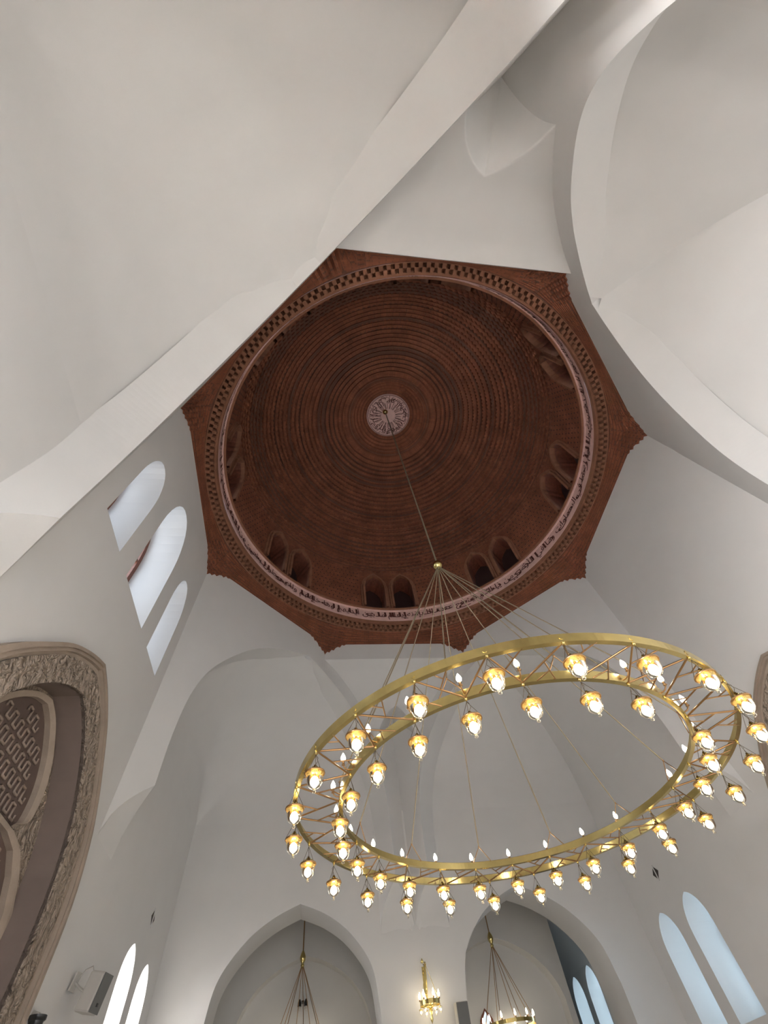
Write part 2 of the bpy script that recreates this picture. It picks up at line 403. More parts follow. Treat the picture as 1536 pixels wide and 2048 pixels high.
# ---------------------------------------------------------------- brick dome
DOME = thing('brick_dome', (0, 0, ZO), 'round dark red brick dome with spiralling courses, crowning the white octagonal hall', 'dome')
SEG = 576
def ang_side(th):
    """signed distance along the octagon side and plan radius"""
    a = (th + PI/8) % (PI/4) - PI/8
    return 5.0*math.tan(a), 5.0/math.cos(a)
# corner squinches: stepped brick between octagon and circle
mb = MB(); rows = []; NR = 11
for k in range(NR+1):
    lo, hi = [], []
    for j in range(SEG):
        th = 2*PI*j/SEG; s, Ro = ang_side(th); a = abs(s)
        zb = 10.34 if a < 1.5 else 10.34 - 0.33*(a-1.5)/0.571
        cnr = max(0.0, (a-1.1)/0.97)
        if a > 1.5: zb += 0.03*(1 if int((a-1.5)/0.065) % 2 else -1)
        t = k/NR; R0 = Ro - 0.01
        saw = cnr*0.05*(1-t)*(abs(((a/0.13 + k*0.5) % 1.0)-0.5)*2-0.5)
        r = R0 + (4.975-R0)*t - abs(saw)*0.8
        z = zb + (10.80-zb)*t
        z1 = zb + (10.80-zb)*min(1, (k+1)/NR)
        lo.append((r*math.cos(th), r*math.sin(th), z)); hi.append((r*math.cos(th), r*math.sin(th), z1))
    if k == 0: rows.append([(1.03*x, 1.03*y, z) for x, y, z in lo])
    rows.append(lo)
    if k < NR: rows.append(hi)
mb.grid(rows, False, True); part(mb, 'brick_squinch_zone', M_BRICK, DOME)
# dentil cornice
mb = MB()
mb.lathe([(4.975, 10.79), (4.96, 10.81), (4.96, 11.02), (4.80, 11.02), (4.80, 10.99)], 288, smooth=False)
part(mb, 'cornice_backing', M_TRIM, DOME)
mb = MB(); ND = 200
for j in range(ND):
    for (ra, rb_, z0, z1, off) in ((4.875, 4.965, 10.80, 10.93, 0.0), (4.79, 4.88, 10.83, 10.93, 0.5)):
        th = 2*PI*(j+off)/ND; Rm_ = Matrix.Rotation(th, 3, 'Z')
        rm = (ra+rb_)/2; mb.box((rm*math.cos(th), rm*math.sin(th), (z0+z1)/2), (rb_-ra, 2*PI*rm/ND*0.50, z1-z0), Rm_)
part(mb, 'dentil_course', M_TRIM, DOME, kind='stuff')
mb = MB(); mb.lathe([(4.80, 10.99), (4.80, 10.915), (4.745, 10.915), (4.735, 11.03), (4.76, 11.03)], 288, smooth=False); part(mb, 'lower_lip', M_TRIM, DOME)
mb = MB(); mb.lathe([(4.73, 11.02), (4.73, 11.06), (4.742, 11.065), (4.735, 11.43), (4.715, 11.435), (4.71, 11.48), (4.76, 11.485)], 288, smooth=False)
BAND = part(mb, 'inscription_band', M_STONE, DOME, label='pinkish white stone band carved with dark Arabic script')
mb = MB(); mb.lathe([(4.72, 11.48), (4.66, 11.485), (4.66, 11.53), (4.72, 11.535)], 288, smooth=False); part(mb, 'sill_course', M_TRIM, DOME)

# Arabic script (joined presentation forms, set right to left)
FORMS = {'ا': 'FE8D FE8E - -', 'أ': 'FE83 FE84 - -', 'إ': 'FE87 FE88 - -', 'ب': 'FE8F FE90 FE91 FE92', 'ت': 'FE95 FE96 FE97 FE98', 'ح': 'FEA1 FEA2 FEA3 FEA4',
 'خ': 'FEA5 FEA6 FEA7 FEA8', 'د': 'FEA9 FEAA - -', 'ذ': 'FEAB FEAC - -', 'ر': 'FEAD FEAE - -', 'س': 'FEB1 FEB2 FEB3 FEB4', 'ش': 'FEB5 FEB6 FEB7 FEB8',
 'ض': 'FEBD FEBE FEBF FEC0', 'ظ': 'FEC5 FEC6 FEC7 FEC8', 'ط': 'FEC1 FEC2 FEC3 FEC4', 'ع': 'FEC9 FECA FECB FECC', 'ف': 'FED1 FED2 FED3 FED4', 'ق': 'FED5 FED6 FED7 FED8',
 'ك': 'FED9 FEDA FEDB FEDC', 'ل': 'FEDD FEDE FEDF FEE0', 'م': 'FEE1 FEE2 FEE3 FEE4', 'ن': 'FEE5 FEE6 FEE7 FEE8', 'ه': 'FEE9 FEEA FEEB FEEC', 'و': 'FEED FEEE - -',
 'ي': 'FEF1 FEF2 FEF3 FEF4', 'ة': 'FE93 FE94 - -', 'ئ': 'FE89 FE8A FE8B FE8C', 'ء': 'FE80 - - -'}
def shape(word):
    out = []
    F = {c: [None if x == '-' else chr(int(x, 16)) for x in FORMS[c].split()] for c in set(word)}
    for i, c in enumerate(word):
        pj = i > 0 and F[word[i-1]][2] is not None and F[c][1] is not None
        nj = i < len(word)-1 and F[c][2] is not None and F[word[i+1]][1] is not None
        out.append(F[c][3] if pj and nj else F[c][2] if nj else F[c][1] if pj else F[c][0])
    return ''.join(reversed(out))
VERSE = ('الله لا إله إلا هو الحي القيوم لا تأخذه سنة ولا نوم له ما في السماوات وما في الأرض من ذا الذي يشفع عنده إلا بإذنه '
         'يعلم ما بين أيديهم وما خلفهم ولا يحيطون بشيء من علمه إلا بما شاء وسع كرسيه السماوات والأرض ولا يئوده حفظهما وهو العلي العظيم').split()
def text_mesh(words):
    s = ' '.join(shape(w_) for w_ in reversed(words))
    c = bpy.data.curves.new('script', 'FONT'); c.body = s; c.resolution_u = 3; c.offset = 0.005
    o = bpy.data.objects.new('script', c); COL.objects.link(o); bpy.context.view_layer.update()
    me = bpy.data.meshes.new_from_object(o.evaluated_get(bpy.context.evaluated_depsgraph_get()))
    vs_ = [tuple(v.co) for v in me.vertices]; fs = [tuple(p.vertices) for p in me.polygons]
    bpy.data.objects.remove(o); bpy.data.curves.remove(c); bpy.data.meshes.remove(me)
    x0 = min(v[0] for v in vs_); x1 = max(v[0] for v in vs_); y0 = min(v[1] for v in vs_); y1 = max(v[1] for v in vs_)
    return [((v[0]-x0)/(x1-x0), (v[1]-y0)/(y1-y0)) for v in vs_], fs
def subdiv_long(vs_, fs, lim):
    return vs_, fs
uv1, f1 = text_mesh(VERSE)
h = len(VERSE)//2
mb = MB()
for (zlo, zhi, sh, wd) in ((11.06, 11.45, 0.0, VERSE[:h]), (11.065, 11.45, 0.47, VERSE)):
    uvs, fcs = text_mesh(wd)
    # seen from inside, left-to-right is clockwise from above
    mb.add([(4.718*math.cos(-2*PI*(u+sh)), 4.718*math.sin(-2*PI*(u+sh)), zlo+(zhi-zlo)*v) for u, v in uvs], fcs)
part(mb, 'carved_script', M_INK, BAND)

# drum with eight pairs of keel-headed windows (structured grid, columns follow the openings)
WS, WAP = 11.53, 13.08
def whw(z):   # half angle (deg) of the opening at height z
    if z < WS or z >= WAP: return 0.0
    return interp([(11.5, 4.15), (12.50, 4.15), (12.60, 3.75), (12.72, 3.6), (12.85, 2.9), (12.97, 1.8), (13.08, 0.0)], z)
ZR = [11.50, 11.53] + [11.53+0.097*i for i in range(1, 11)] + [12.60, 12.66, 12.72, 12.78, 12.85, 12.91, 12.97, 13.03, 13.08, 13.16, 13.3]
def drum_r(z): return 4.70 - 0.04*max(0, (z-12.3))
mb = MB(); rv = MB(); tr = MB()
for sidx in range(8):
    a0 = sidx*45.0
    cols_all = []
    for z in ZR:
        w_ = max(whw(z), 0.0)
        knots = [a0-22.5, a0-5.9-w_, a0-5.9+w_, a0+5.9-w_, a0+5.9+w_, a0+22.5]
        nn = [8, 4, 2, 4, 8]; row = []; tags = []
        for q in range(5):
            for k in range(nn[q]):
                row.append(knots[q]+(knots[q+1]-knots[q])*k/nn[q]); tags.append(q)
        row.append(knots[5]); cols_all.append(row)
    n = len(cols_all[0]); vs_ = []; fs = []
    for i, z in enumerate(ZR):
        for a in cols_all[i]:
            r = drum_r(z); vs_.append((r*math.cos(math.radians(a)), r*math.sin(math.radians(a)), z))
    for i in range(len(ZR)-1):
        for j in range(n-1):
            if tags[j] in (1, 3) and ZR[i] >= WS-1e-6 and ZR[i+1] <= WAP+1e-6: continue
            fs.append((i*n+j, i*n+j+1, (i+1)*n+j+1, (i+1)*n+j))
    mb.add(vs_, fs)
part(mb, 'drum_wall', M_BRICK, DOME)
mb = MB()
for i in range(10):
    z = 11.75 + 0.17*i
    for sidx in range(8):
        for j in range(12):
            a = math.radians(sidx*45 + 22.5 + (j-5.5+0.5*(i % 2))*1.75); r = drum_r(z)-0.002
            mb.box((r*math.cos(a), r*math.sin(a), z), (0.012, 0.032, 0.032), Matrix.Rotation(a, 3, 'Z'))
part(mb, 'brick_hole', M_DARK, DOME, kind='stuff')
zz = [z for z in ZR if WS-1e-6 <= z <= WAP+1e-6]
def keel(ac, grow):
    pts = [(ac-whw(z if z < 13.08 else 13.0799)-grow*(1 if z < 12.95 else 0.75), z + (grow*0.082 if z > 12.9 else 0)) for z in zz]
    L = [(ac - (whw(z)+grow), z) for z in zz if z < 13.0] + [(ac, 13.08+grow*0.10)]
    return L + [(2*ac-a, z) for a, z in reversed(L[:-1])]
def P3(a, z, r): return (r*math.cos(math.radians(a)), r*math.sin(math.radians(a)), z)
for sidx in range(8):
    for d in (-5.9, 5.9):
        ac = sidx*45.0+d
        W_ = bpy.data.objects.new('arched_niche_window', None); COL.objects.link(W_); W_.parent = DOME; W_.location = (0, 0, 0)
        k0, k1, k2 = keel(ac, 0.0), keel(ac, 0.85), keel(ac, 1.55)
        b1 = MB(); b1.grid([[P3(a, z, 4.69) for a, z in k0], [P3(a, z, 5.35) for a, z in k0]], False)
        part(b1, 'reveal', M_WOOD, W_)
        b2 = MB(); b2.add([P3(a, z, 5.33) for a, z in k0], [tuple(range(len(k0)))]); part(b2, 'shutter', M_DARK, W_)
        b3 = MB(); b3.grid([[P3(a, z, 4.74) for a, z in k0], [P3(a, z, 4.585) for a, z in k0], [P3(a, z, 4.585) for a, z in k1], [P3(a, z, 4.645) for a, z in k1],
                            [P3(a, z, 4.645) for a, z in k2], [P3(a, z, 4.72) for a, z in k2]], False)
        part(b3, 'moulded_surround', M_TRIM, W_)
# corbelled courses of the dome
PROF = smooth_tab([(4.66, 13.3), (4.55, 13.75), (4.33, 14.25), (3.98, 14.78), (3.50, 15.28), (2.90, 15.74), (2.25, 16.12), (1.62, 16.45)], 10)
L = [0.0]
for a, b in zip(PROF, PROF[1:]): L.append(L[-1]+math.hypot(b[0]-a[0], b[1]-a[1]))
def prof_at(t):
    d = t*L[-1]
    for i in range(len(L)-1):
        if d <= L[i+1]+1e-9:
            f = (d-L[i])/(L[i+1]-L[i]); return tuple(PROF[i][k]+(PROF[i+1][k]-PROF[i][k])*f for k in (0, 1))
    return PROF[-1]
NC = 27; NT = 160; rows = []
for k in range(NC):
    r0, z0 = prof_at(k/NC); r1, z1 = prof_at((k+1)/NC)
    H = z1-z0; dr = r0-r1; g = min(0.06, 0.45*dr); sl = 0.11 if dr < 0.12 else 0.03
    for zz_, rr, amp in ((z0 if k else z0-0.08, r0 if k else r0+0.02, 1.0 if k else 0.0), (z0, r0, 1.0), (z0+0.40*H, r0, 1.0), (z0+0.45*H, r0+sl, 0.0), (z1-0.005, r0+sl, 0.0), (z1+0.06, r0-0.004, 0.0), (z1+0.06, r0-g, 0.0), (z1, r0-g-0.004, 0.0)):
        row = []
        for j in range(NT*4):
            th = 2*PI*j/(NT*4); ph = (j/4 + 0.5*(k % 2)) % 1.0
            tooth = 1.0 if ph < 0.5 else 0.0
            r = rr - amp*0.034*tooth*(0.4+0.6*r0/4.6)
            row.append((r*math.cos(th), r*math.sin(th), zz_))
        rows.append(row)
rows.append([(1.60*math.cos(2*PI*j/(NT*4)), 1.60*math.sin(2*PI*j/(NT*4)), 16.47) for j in range(NT*4)])
mb = MB(); mb.grid(rows, False, True); part(mb, 'dome_shell', M_BRICK, DOME)
pr_ = [(1.62, 16.45)]
for k in range(6):
    r = 1.58-0.115*k; z = 16.46+0.062*k
    pr_ += [(r, z-0.012), (r-0.05, z-0.03), (r-0.062, z+0.02), (r-0.10, z+0.045)]
pr_ += [(0.86, 16.83), (0.84, 16.86), (0.5, 16.9), (0.001, 16.9)]
mb = MB(); mb.lathe(pr_, 144); part(mb, 'crown_rings', M_BRICK, DOME)
MC = (-0.06, 0.0)
mb = MB(); mb.lathe([(0.81, 16.86), (0.80, 16.82), (0.77, 16.815), (0.001, 16.815)], 96, smooth=False); MED = part(mb, 'crown_medallion', M_STONE, DOME, label='round pale disc of radiating script at the top of the dome')
mb = MB()
for rr in (0.785, 0.765): mb.lathe([(rr, 16.812), (rr-0.006, 16.806), (rr-0.012, 16.812)], 96)
for k in range(40):
    th = 2*PI*k/40+0.05*math.sin(k*2.3); ra = 0.27; rb_ = 0.47+0.10*((k*7) % 5)/5
    mb.tube([(ra*math.cos(th), ra*math.sin(th), 16.81), (rb_*math.cos(th), rb_*math.sin(th), 16.81)], 0.008, 4)
for wd, ra, rb_, sh in ((VERSE[:7], 0.73, 0.40, 0.0), (VERSE[9:16], 0.75, 0.50, 0.2), (VERSE[20:32], 0.76, 0.60, 0.5)):
    uvs, fcs = text_mesh(wd)
    mb.add([((ra+(rb_-ra)*v)*math.cos(-2*PI*(u*0.98+sh)), (ra+(rb_-ra)*v)*math.sin(-2*PI*(u*0.98+sh)), 16.809) for u, v in uvs], fcs)
part(mb, 'radiating_script', M_INK, MED)

# ---------------------------------------------------------------- carved arch niches on the side walls
M_PANEL = mat('dark_panel', (0.125, 0.085, 0.07), 0.6, noise=0.1, nscale=4)
def arch_relief(sy, side):
    T = thing('carved_arch_niche', (0, sy*HY, 0), 'tan carved stone arch with dark patterned panel on the %s wall' % side, 'wall niche')
    def f(y): return lambda a, b: (a, sy*y, b)
    mid1 = [(a*0.955, z*1.0-0.05*(1-a/2.0)) for a, z in OUTF]
    o0, o1 = sym(OUTF, 0), sym(mid1, 0)
    m2 = [(a*0.925, z-0.085*(1-a/2.0)-0.01) for a, z in OUTF]; o2 = sym(m2, 0)
    m3 = [(a*0.90, z-0.14*(1-a/2.0)-0.015) for a, z in OUTF]; o3 = sym(m3, 0)
    i0 = sym(INF, 0)
    mb = MB(); mb.grid([[(a, sy*y, z) for a, z in p_] for p_, y in ((o0, 5.0), (o0, 4.90), (o1, 4.885), (o1, 4.915), (o2, 4.90), (o2, 4.95), (o3, 4.955))], False)
    part(mb, 'outer_moulding', M_TAN, T)
    # resample so band inner and outer profiles match in count (same z-order indices)
    mb = MB(); mb.grid([[(a, sy*4.935, z) for a, z in o3], [(a, sy*4.935, z) for a, z in i0], [(a, sy*5.0, z) for a, z in i0]], False)
    part(mb, 'carved_band', M_CARVE, T)
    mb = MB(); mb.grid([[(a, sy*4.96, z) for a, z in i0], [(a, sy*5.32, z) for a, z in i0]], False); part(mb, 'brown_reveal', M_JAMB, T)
    # back of the niche: carved face with an upper arch panel and a lower wide panel
    UP = [(0.60, 4.02), (0.78, 4.12), (0.80, 4.28), (0.74, 4.48), (0.60, 4.68), (0.42, 4.84), (0.22, 4.97), (0.0, 5.04)]
    UP = smooth_tab(UP, 3)
    LO = [(1.42, 2.2), (1.42, 3.30), (1.32, 3.55), (1.12, 3.78), (0.90, 3.93), (0.62, 3.99)]
    up = sym(UP, 0); lo = [(a, z) for a, z in LO] + [(-a, z) for a, z in reversed(LO)]
    bo = [(a*1.04, z+0.02) for a, z in i0]
    mb = MB(); mb.holed(bo, [up, lo], lambda a, b: (a, sy*5.30, b)); part(mb, 'inner_carved_face', M_CARVE, T)
    mb = MB()
    for pl_ in (up, lo):
        big = [(a*1.09, z+(0.05 if z > 4.0 else 0.03)*(1 if a else 1)) for a, z in pl_]
        mb.grid([[(a, sy*5.30, z) for a, z in big], [(a, sy*5.26, z) for a, z in big], [(a*0.97, sy*5.265, z) for a, z in big], [(a, sy*5.29, z) for a, z in pl_], [(a, sy*5.37, z) for a, z in pl_]], False)
    part(mb, 'inner_moulding', M_TAN, T)
    mb = MB(); mb.add([(-1.6, sy*5.355, 2.2), (1.6, sy*5.355, 2.2), (1.6, sy*5.355, 5.1), (-1.6, sy*5.355, 5.1)], [(0, 1, 2, 3)])
    PN = part(mb, 'panel', M_PANEL, T)
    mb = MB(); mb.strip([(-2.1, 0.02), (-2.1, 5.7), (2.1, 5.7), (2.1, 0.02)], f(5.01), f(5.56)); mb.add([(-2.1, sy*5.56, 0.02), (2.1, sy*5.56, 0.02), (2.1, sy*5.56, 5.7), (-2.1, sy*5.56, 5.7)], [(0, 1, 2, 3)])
    part(mb, 'niche_light_seal', M_JAMB, T)  # shell added unseen behind the niche to keep outside light from leaking in
    mb = MB(); pz, px = 0.170, 0.17
    z = 2.3; rown = 0
    while z < 5.0:
        tabu = UP if z > 4.03 else LO
        hw = interp(sorted([(b, a) for a, b in tabu]), z+0.06) - 0.03
        n = int(hw/px)
        if n >= 1:
            pts = []
            for k in range(-n*20, n*20+1):
                x = k*px/20; ph = (k/20.0) % 1.0
                sq = math.tanh(5*math.sin(2*PI*ph))
                pts.append((x-0.016*math.sin(4*PI*ph), sy*5.345, z+0.056*sq))
            mb.tube(pts, 0.014, 6)
        z += pz; rown += 1
    part(mb, 'meander_relief', M_WOODT, PN)
M_WOODT = mat('dark_relief', (0.30, 0.225, 0.18), 0.45)
arch_relief(1, 'left'); arch_relief(-1, 'right')

# ---------------------------------------------------------------- small diamond vents
def vent(x, y, z, sy, label):
    T = thing('diamond_vent', (x, y, z), label, 'vent')
    for s in (-1, 1):
        mb = MB(); a, b, g = 0.125, 0.115, 0.015
        P = [(s*g, b*(1-g/a)), (s*a, 0.0), (s*g, -b*(1-g/a))]
        F = [(x+p_[0], y-sy*0.004, z+p_[1]) for p_ in P]; Bk = [(x+p_[0]*0.9, y+sy*0.002, z+p_[1]*0.9) for p_ in P]
        mb.add(F+Bk, [(0, 1, 2), (0, 1, 4, 3), (1, 2, 5, 4), (2, 0, 3, 5)]); part(mb, 'slot', M_VENT, T)
    mb = MB(); mb.box((x, y-sy*0.008, z), (0.02, 0.016, 0.26)); part(mb, 'centre_bar', M_PL, T)
vent(5.68, 5.0, 4.68, 1, 'small dark diamond wall vent above the two bright left windows')
vent(5.65, -5.0, 4.69, -1, 'small dark diamond wall vent above the two blue lit right windows')
vent(11.07, -5.0, 4.88, -1, 'small dark diamond vent above the far windows seen through the right arch')

# ---------------------------------------------------------------- speakers, dome camera
def speaker(loc, rot, dims, label):
    T = thing('wall_speaker', loc, label, 'speaker')
    T.rotation_euler = rot; dx, dy, dz = dims
    mb = MB(); mb.box((0, 0, 0), (dx, dy, dz)); o = mb.obj('cabinet', M_SPK, T)
    bv = o.modifiers.new('bevel', 'BEVEL'); bv.width = 0.02; bv.segments = 2
    mb = MB(); mb.box((dx/2+0.006, 0, 0), (0.012, dy*0.92, dz*0.95)); g = mb.obj('grille', M_GRILL, T)
    mb = MB(); mb.box((dx/2+0.016, 0, -dz*0.28), (0.006, 0.03, 0.03)); mb.obj('badge', M_BLACK, g)
    return T
sp1 = speaker((2.93, 4.66, 3.24), (0, math.radians(10), math.radians(-104)), (0.19, 0.20, 0.33), 'pale grey loudspeaker bracketed to the left wall beside the carved arch')
mb = MB(); mb.tube([(-0.13, 0, 0.0), (-0.20, 0, 0.02), (-0.30, 0.0, 0.06)], 0.014, 8); mb.box((-0.31, 0, 0.07), (0.02, 0.10, 0.16)); mb.obj('bracket', M_SPK, sp1)
mb = MB(); mb.tube([(-0.12, 0.03, 0.14), (-0.2, 0.05, 0.22), (-0.27, 0.04, 0.18), (-0.31, 0.02, 0.08)], 0.006, 6); mb.obj('cable_loop', M_SPK, sp1)
sp2 = speaker((6.86, -0.645, 3.25), (0, math.radians(5), PI), (0.22, 0.23, 0.38), 'pale loudspeaker with dark grille on the end wall beside the wall chandelier')
mb = MB(); mb.tube([(-0.1, 0, 0.0), (-0.19, 0, 0.0)], 0.02, 8); mb.obj('bracket', M_SPK, sp2)
T = thing('dome_camera', (2.30, 4.93, 2.95), 'dark glossy dome camera low on the left wall near the carved arch', 'camera')
mb = MB(); mb.lathe([(0.085, 0.03), (0.085, 0.0), (0.07, -0.01)], 24); mb.obj('housing', M_BLACK, T)
mb = MB(); mb.lathe([(0.07, -0.01), (0.066, -0.04), (0.05, -0.065), (0.025, -0.08), (0.001, -0.085)], 24); mb.obj('lens_dome', M_BLACK, T)
mb = MB(); mb.tube([(0, 0, 0.03), (0, 0.07, 0.05)], 0.025, 8); mb.obj('bracket', M_SPK, T)

# ---------------------------------------------------------------- lanterns and chandeliers
def mirror_brass():
    return M_BRASS
def lantern_parts(root):
    """glass rim at z=0, hanging point at z=0.17"""
    mb = MB(); mb.lathe([(0.092, 0.006), (0.095, -0.005), (0.088, -0.011), (0.081, 0.0), (0.086, 0.010), (0.092, 0.006)], 28); mb.obj('rim_ring', M_BRONZE, root)
    mb = MB()
    mb.lathe([(0.084, 0.004), (0.066, 0.012), (0.042, 0.016), (0.038, 0.036), (0.028, 0.040), (0.026, 0.052), (0.014, 0.056), (0.012, 0.070), (0.001, 0.073)], 24)
    for k in range(8):
        a = 2*PI*k/8; mb.sphere((0.044*math.cos(a), 0.044*math.sin(a), 0.034), 0.007, seg=8)
    cap = mb.obj('brass_cap', M_BRASS, root)
    mb = MB(); mb.lathe([(0.083, -0.002), (0.081, -0.02), (0.076, -0.040), (0.074, -0.045)], 28); mb.obj('amber_collar', M_AMBER, root)
    mb = MB(); mb.lathe([(0.074, -0.045), (0.070, -0.078), (0.060, -0.104), (0.042, -0.124), (0.020, -0.135), (0.012, -0.140), (0.012, -0.148), (0.017, -0.156), (0.014, -0.166), (0.001, -0.170)], 28)
    mb.obj('glass_bell', M_GLASS, root)
    mb = MB(); mb.lathe([(0.012, 0.0), (0.014, -0.03), (0.001, -0.032)], 12); mb.obj('bulb_socket', M_BRONZE, root)
    mb = MB(); mb.sphere((0, 0, -0.078), 0.040, 1.0, 1.2, 16); mb.obj('bulb', M_BULB, root)
    for k in range(3):
        a = 2*PI*k/3+0.4; mb = MB()
        pts = [(0.088*math.cos(a)*(1-t), 0.088*math.sin(a)*(1-t), 0.005+0.160*t) for t in [i/10 for i in range(11)]]
        mb.tube(pts, 0.0024, 5); mb.obj('hanging_chain', M_CHAIN, root)
    mb = MB(); mb.tube([(0, 0, 0.075), (0.02, 0.012, 0.105), (0.024, -0.004, 0.135), (0.004, 0.0, 0.168)], 0.0026, 5); mb.obj('flex_wire', M_CHAIN, root)
M_AMBER = bpy.data.materials.new('amber_glass'); M_AMBER.use_nodes = True
nt = M_AMBER.node_tree; nt.nodes.clear()
t_ = nt.nodes.new('ShaderNodeBsdfTransparent'); t_.inputs[0].default_value = (1.0, 0.86, 0.50, 1)
g_ = nt.nodes.new('ShaderNodeBsdfTranslucent'); g_.inputs[0].default_value = (1.0, 0.85, 0.45, 1)
gl = nt.nodes.new('ShaderNodeBsdfGlossy'); gl.inputs[0].default_value = (0.95, 0.78, 0.40, 1); gl.inputs['Roughness'].default_value = 0.2
m1 = nt.nodes.new('ShaderNodeMixShader'); m1.inputs[0].default_value = 0.10; m2_ = nt.nodes.new('ShaderNodeMixShader'); m2_.inputs[0].default_value = 0.22
oo = nt.nodes.new('ShaderNodeOutputMaterial')
nt.links.new(t_.outputs[0], m1.inputs[1]); nt.links.new(g_.outputs[0], m1.inputs[2]); nt.links.new(m1.outputs[0], m2_.inputs[1]); nt.links.new(gl.outputs[0], m2_.inputs[2]); nt.links.new(m2_.outputs[0], oo.inputs[0])

CCX, CCY, CCZ = 0.272, -0.190, 3.905
RO, RI, PO, PI_ = 2.52, 2.03, 9.35, 1.85
CH = thing('ring_chandelier', (CCX, CCY, CCZ), 'huge double hoop brass chandelier with lattice bars hanging under the brick dome', 'chandelier')
def pt(r, deg, z=0.0): a = math.radians(deg); return (r*math.cos(a), r*math.sin(a), z)
for nm, r in (('outer_hoop', RO), ('inner_hoop', RI)):
    mb = MB(); mb.lathe([(r+0.012, 0.0), (r+0.012, 0.085), (r+0.006, 0.088), (r+0.004, 0.085), (r+0.004, 0.010), (r-0.036, 0.008), (r-0.036, 0.0), (r+0.012, 0.0)], 240, smooth=False); mb.obj(nm, M_BRASS, CH)
def bar(mb, p, q, r=0.009): mb.tube([p, q], r, 6)
def lrp(p, q, t): return tuple(a+(b-a)*t for a, b in zip(p, q))
for k in range(24):
    O = pt(RO-0.01, PO+15*k, 0.006); A_ = pt(RI+0.01, PI_+15*k, 0.006); B_ = pt(RI+0.01, PI_+15*(k+1), 0.006); O2 = pt(RO-0.01, PO+15*(k+1), 0.006)
    mb = MB(); bar(mb, O, A_); M1 = lrp(O, A_, 0.45); H1 = pt(RI+0.01, PI_+15*k+8.5, 0.006); bar(mb, M1, H1, 0.007); bar(mb, lrp(M1, H1, 0.5), pt(RI+0.01, PI_+15*k+3.8, 0.006), 0.006)
    mb.obj('lattice_bar', M_BRONZE, CH)
    mb = MB(); bar(mb, O, B_); M2 = lrp(B_, O2, 0.5); H2 = pt(RO-0.01, PO+15*k+7.0, 0.006)
    N1 = lrp(B_, O, 0.5); bar(mb, N1, H2, 0.007); bar(mb, lrp(N1, H2, 0.5), pt(RO-0.01, PO+15*k+3.6, 0.006), 0.006)
    mb.obj('lattice_bar', M_BRONZE, CH)
    mb = MB(); p_ = pt(RO, PO+15*k, -0.004); mb.sphere(p_, 0.016, seg=10); mb.tube([pt(RO, PO+15*k, 0.0), pt(RO, PO+15*k, -0.03)], 0.006, 6); mb.obj('hook', M_BRASS, CH)
    mb = MB(); mb.sphere(pt(RI, PI_+15*k, -0.004), 0.016, seg=10); mb.tube([pt(RI, PI_+15*k, 0.0), pt(RI, PI_+15*k, -0.03)], 0.006, 6); mb.obj('hook', M_BRASS, CH)
    for dd in (0,):
        mb = MB(); a = math.radians(PO+15*k)
        mb.tube([pt(RO+0.011, PO+15*k, 0.045), pt(RO+0.016, PO+15*k, 0.045)], 0.022, 12); mb.obj('rosette', M_BRASS, CH)
# upright candle bulbs on curved arms off the inner hoop
arm0 = None
for k in range(24):
    if k == 19: continue
    d = PI_+15*k
    mb = MB(); mb.tube([pt(RI+0.012, d, 0.05), pt(RI+0.045, d, 0.055), pt(RI+0.07, d, 0.075), pt(RI+0.075, d, 0.095)], 0.007, 6)
    mb.lathe([(0.001, 0.088), (0.020, 0.090), (0.014, 0.10), (0.014, 0.125), (0.010, 0.13)], 12, pt(RI+0.075, d, 0)); a_ = mb.obj('candle_arm', M_BRONZE, CH)
    mb = MB(); mb.lathe([(0.008, 0.125), (0.022, 0.142), (0.027, 0.160), (0.020, 0.185), (0.008, 0.208), (0.001, 0.218)], 12, pt(RI+0.075, d, 0)); mb.obj('candle_bulb', M_BULB2, a_)
# suspension: rod, ball, twelve cables with V brackets
HUB = (0.182-CCX, -0.103-CCY, 8.05-CCZ); TOP = (-0.145-CCX, 0.132-CCY, 16.80-CCZ)
mb = MB(); mb.tube([HUB, TOP], 0.018, 8); mb.obj('hanging_rod', M_CABLE, CH)
mb = MB(); mb.lathe([(0.001, 0.13), (0.02, 0.12), (0.025, 0.09), (0.06, 0.08), (0.085, 0.04), (0.095, 0.0), (0.085, -0.04), (0.06, -0.075), (0.03, -0.09), (0.035, -0.11), (0.001, -0.12)], 24, HUB); mb.obj('hub_ball', M_BRASS, CH)
mb = MB(); mb.lathe([(0.001, 0.0), (0.10, -0.01), (0.09, -0.05), (0.04, -0.08), (0.001, -0.09)], 20, (TOP[0], TOP[1], TOP[2])); mb.obj('ceiling_rose', M_BRASS, CH)
for k in range(12):
    d = PI_+30*k-3.5; ap = pt(RI+0.0, d, 0.26)
    st = (HUB[0]+0.03*math.cos(math.radians(d)), HUB[1]+0.03*math.sin(math.radians(d)), HUB[2]-0.10)
    mb = MB(); mb.tube([st, ap], 0.0085, 6); cb = mb.obj('suspension_cable', M_CABLE, CH)
    mb = MB(); mb.tube([ap, pt(RI, d-3.6, 0.08)], 0.006, 5); mb.tube([ap, pt(RI, d+3.6, 0.08)], 0.006, 5); mb.sphere(ap, 0.012, seg=8); mb.obj('bracket', M_BRONZE, cb)

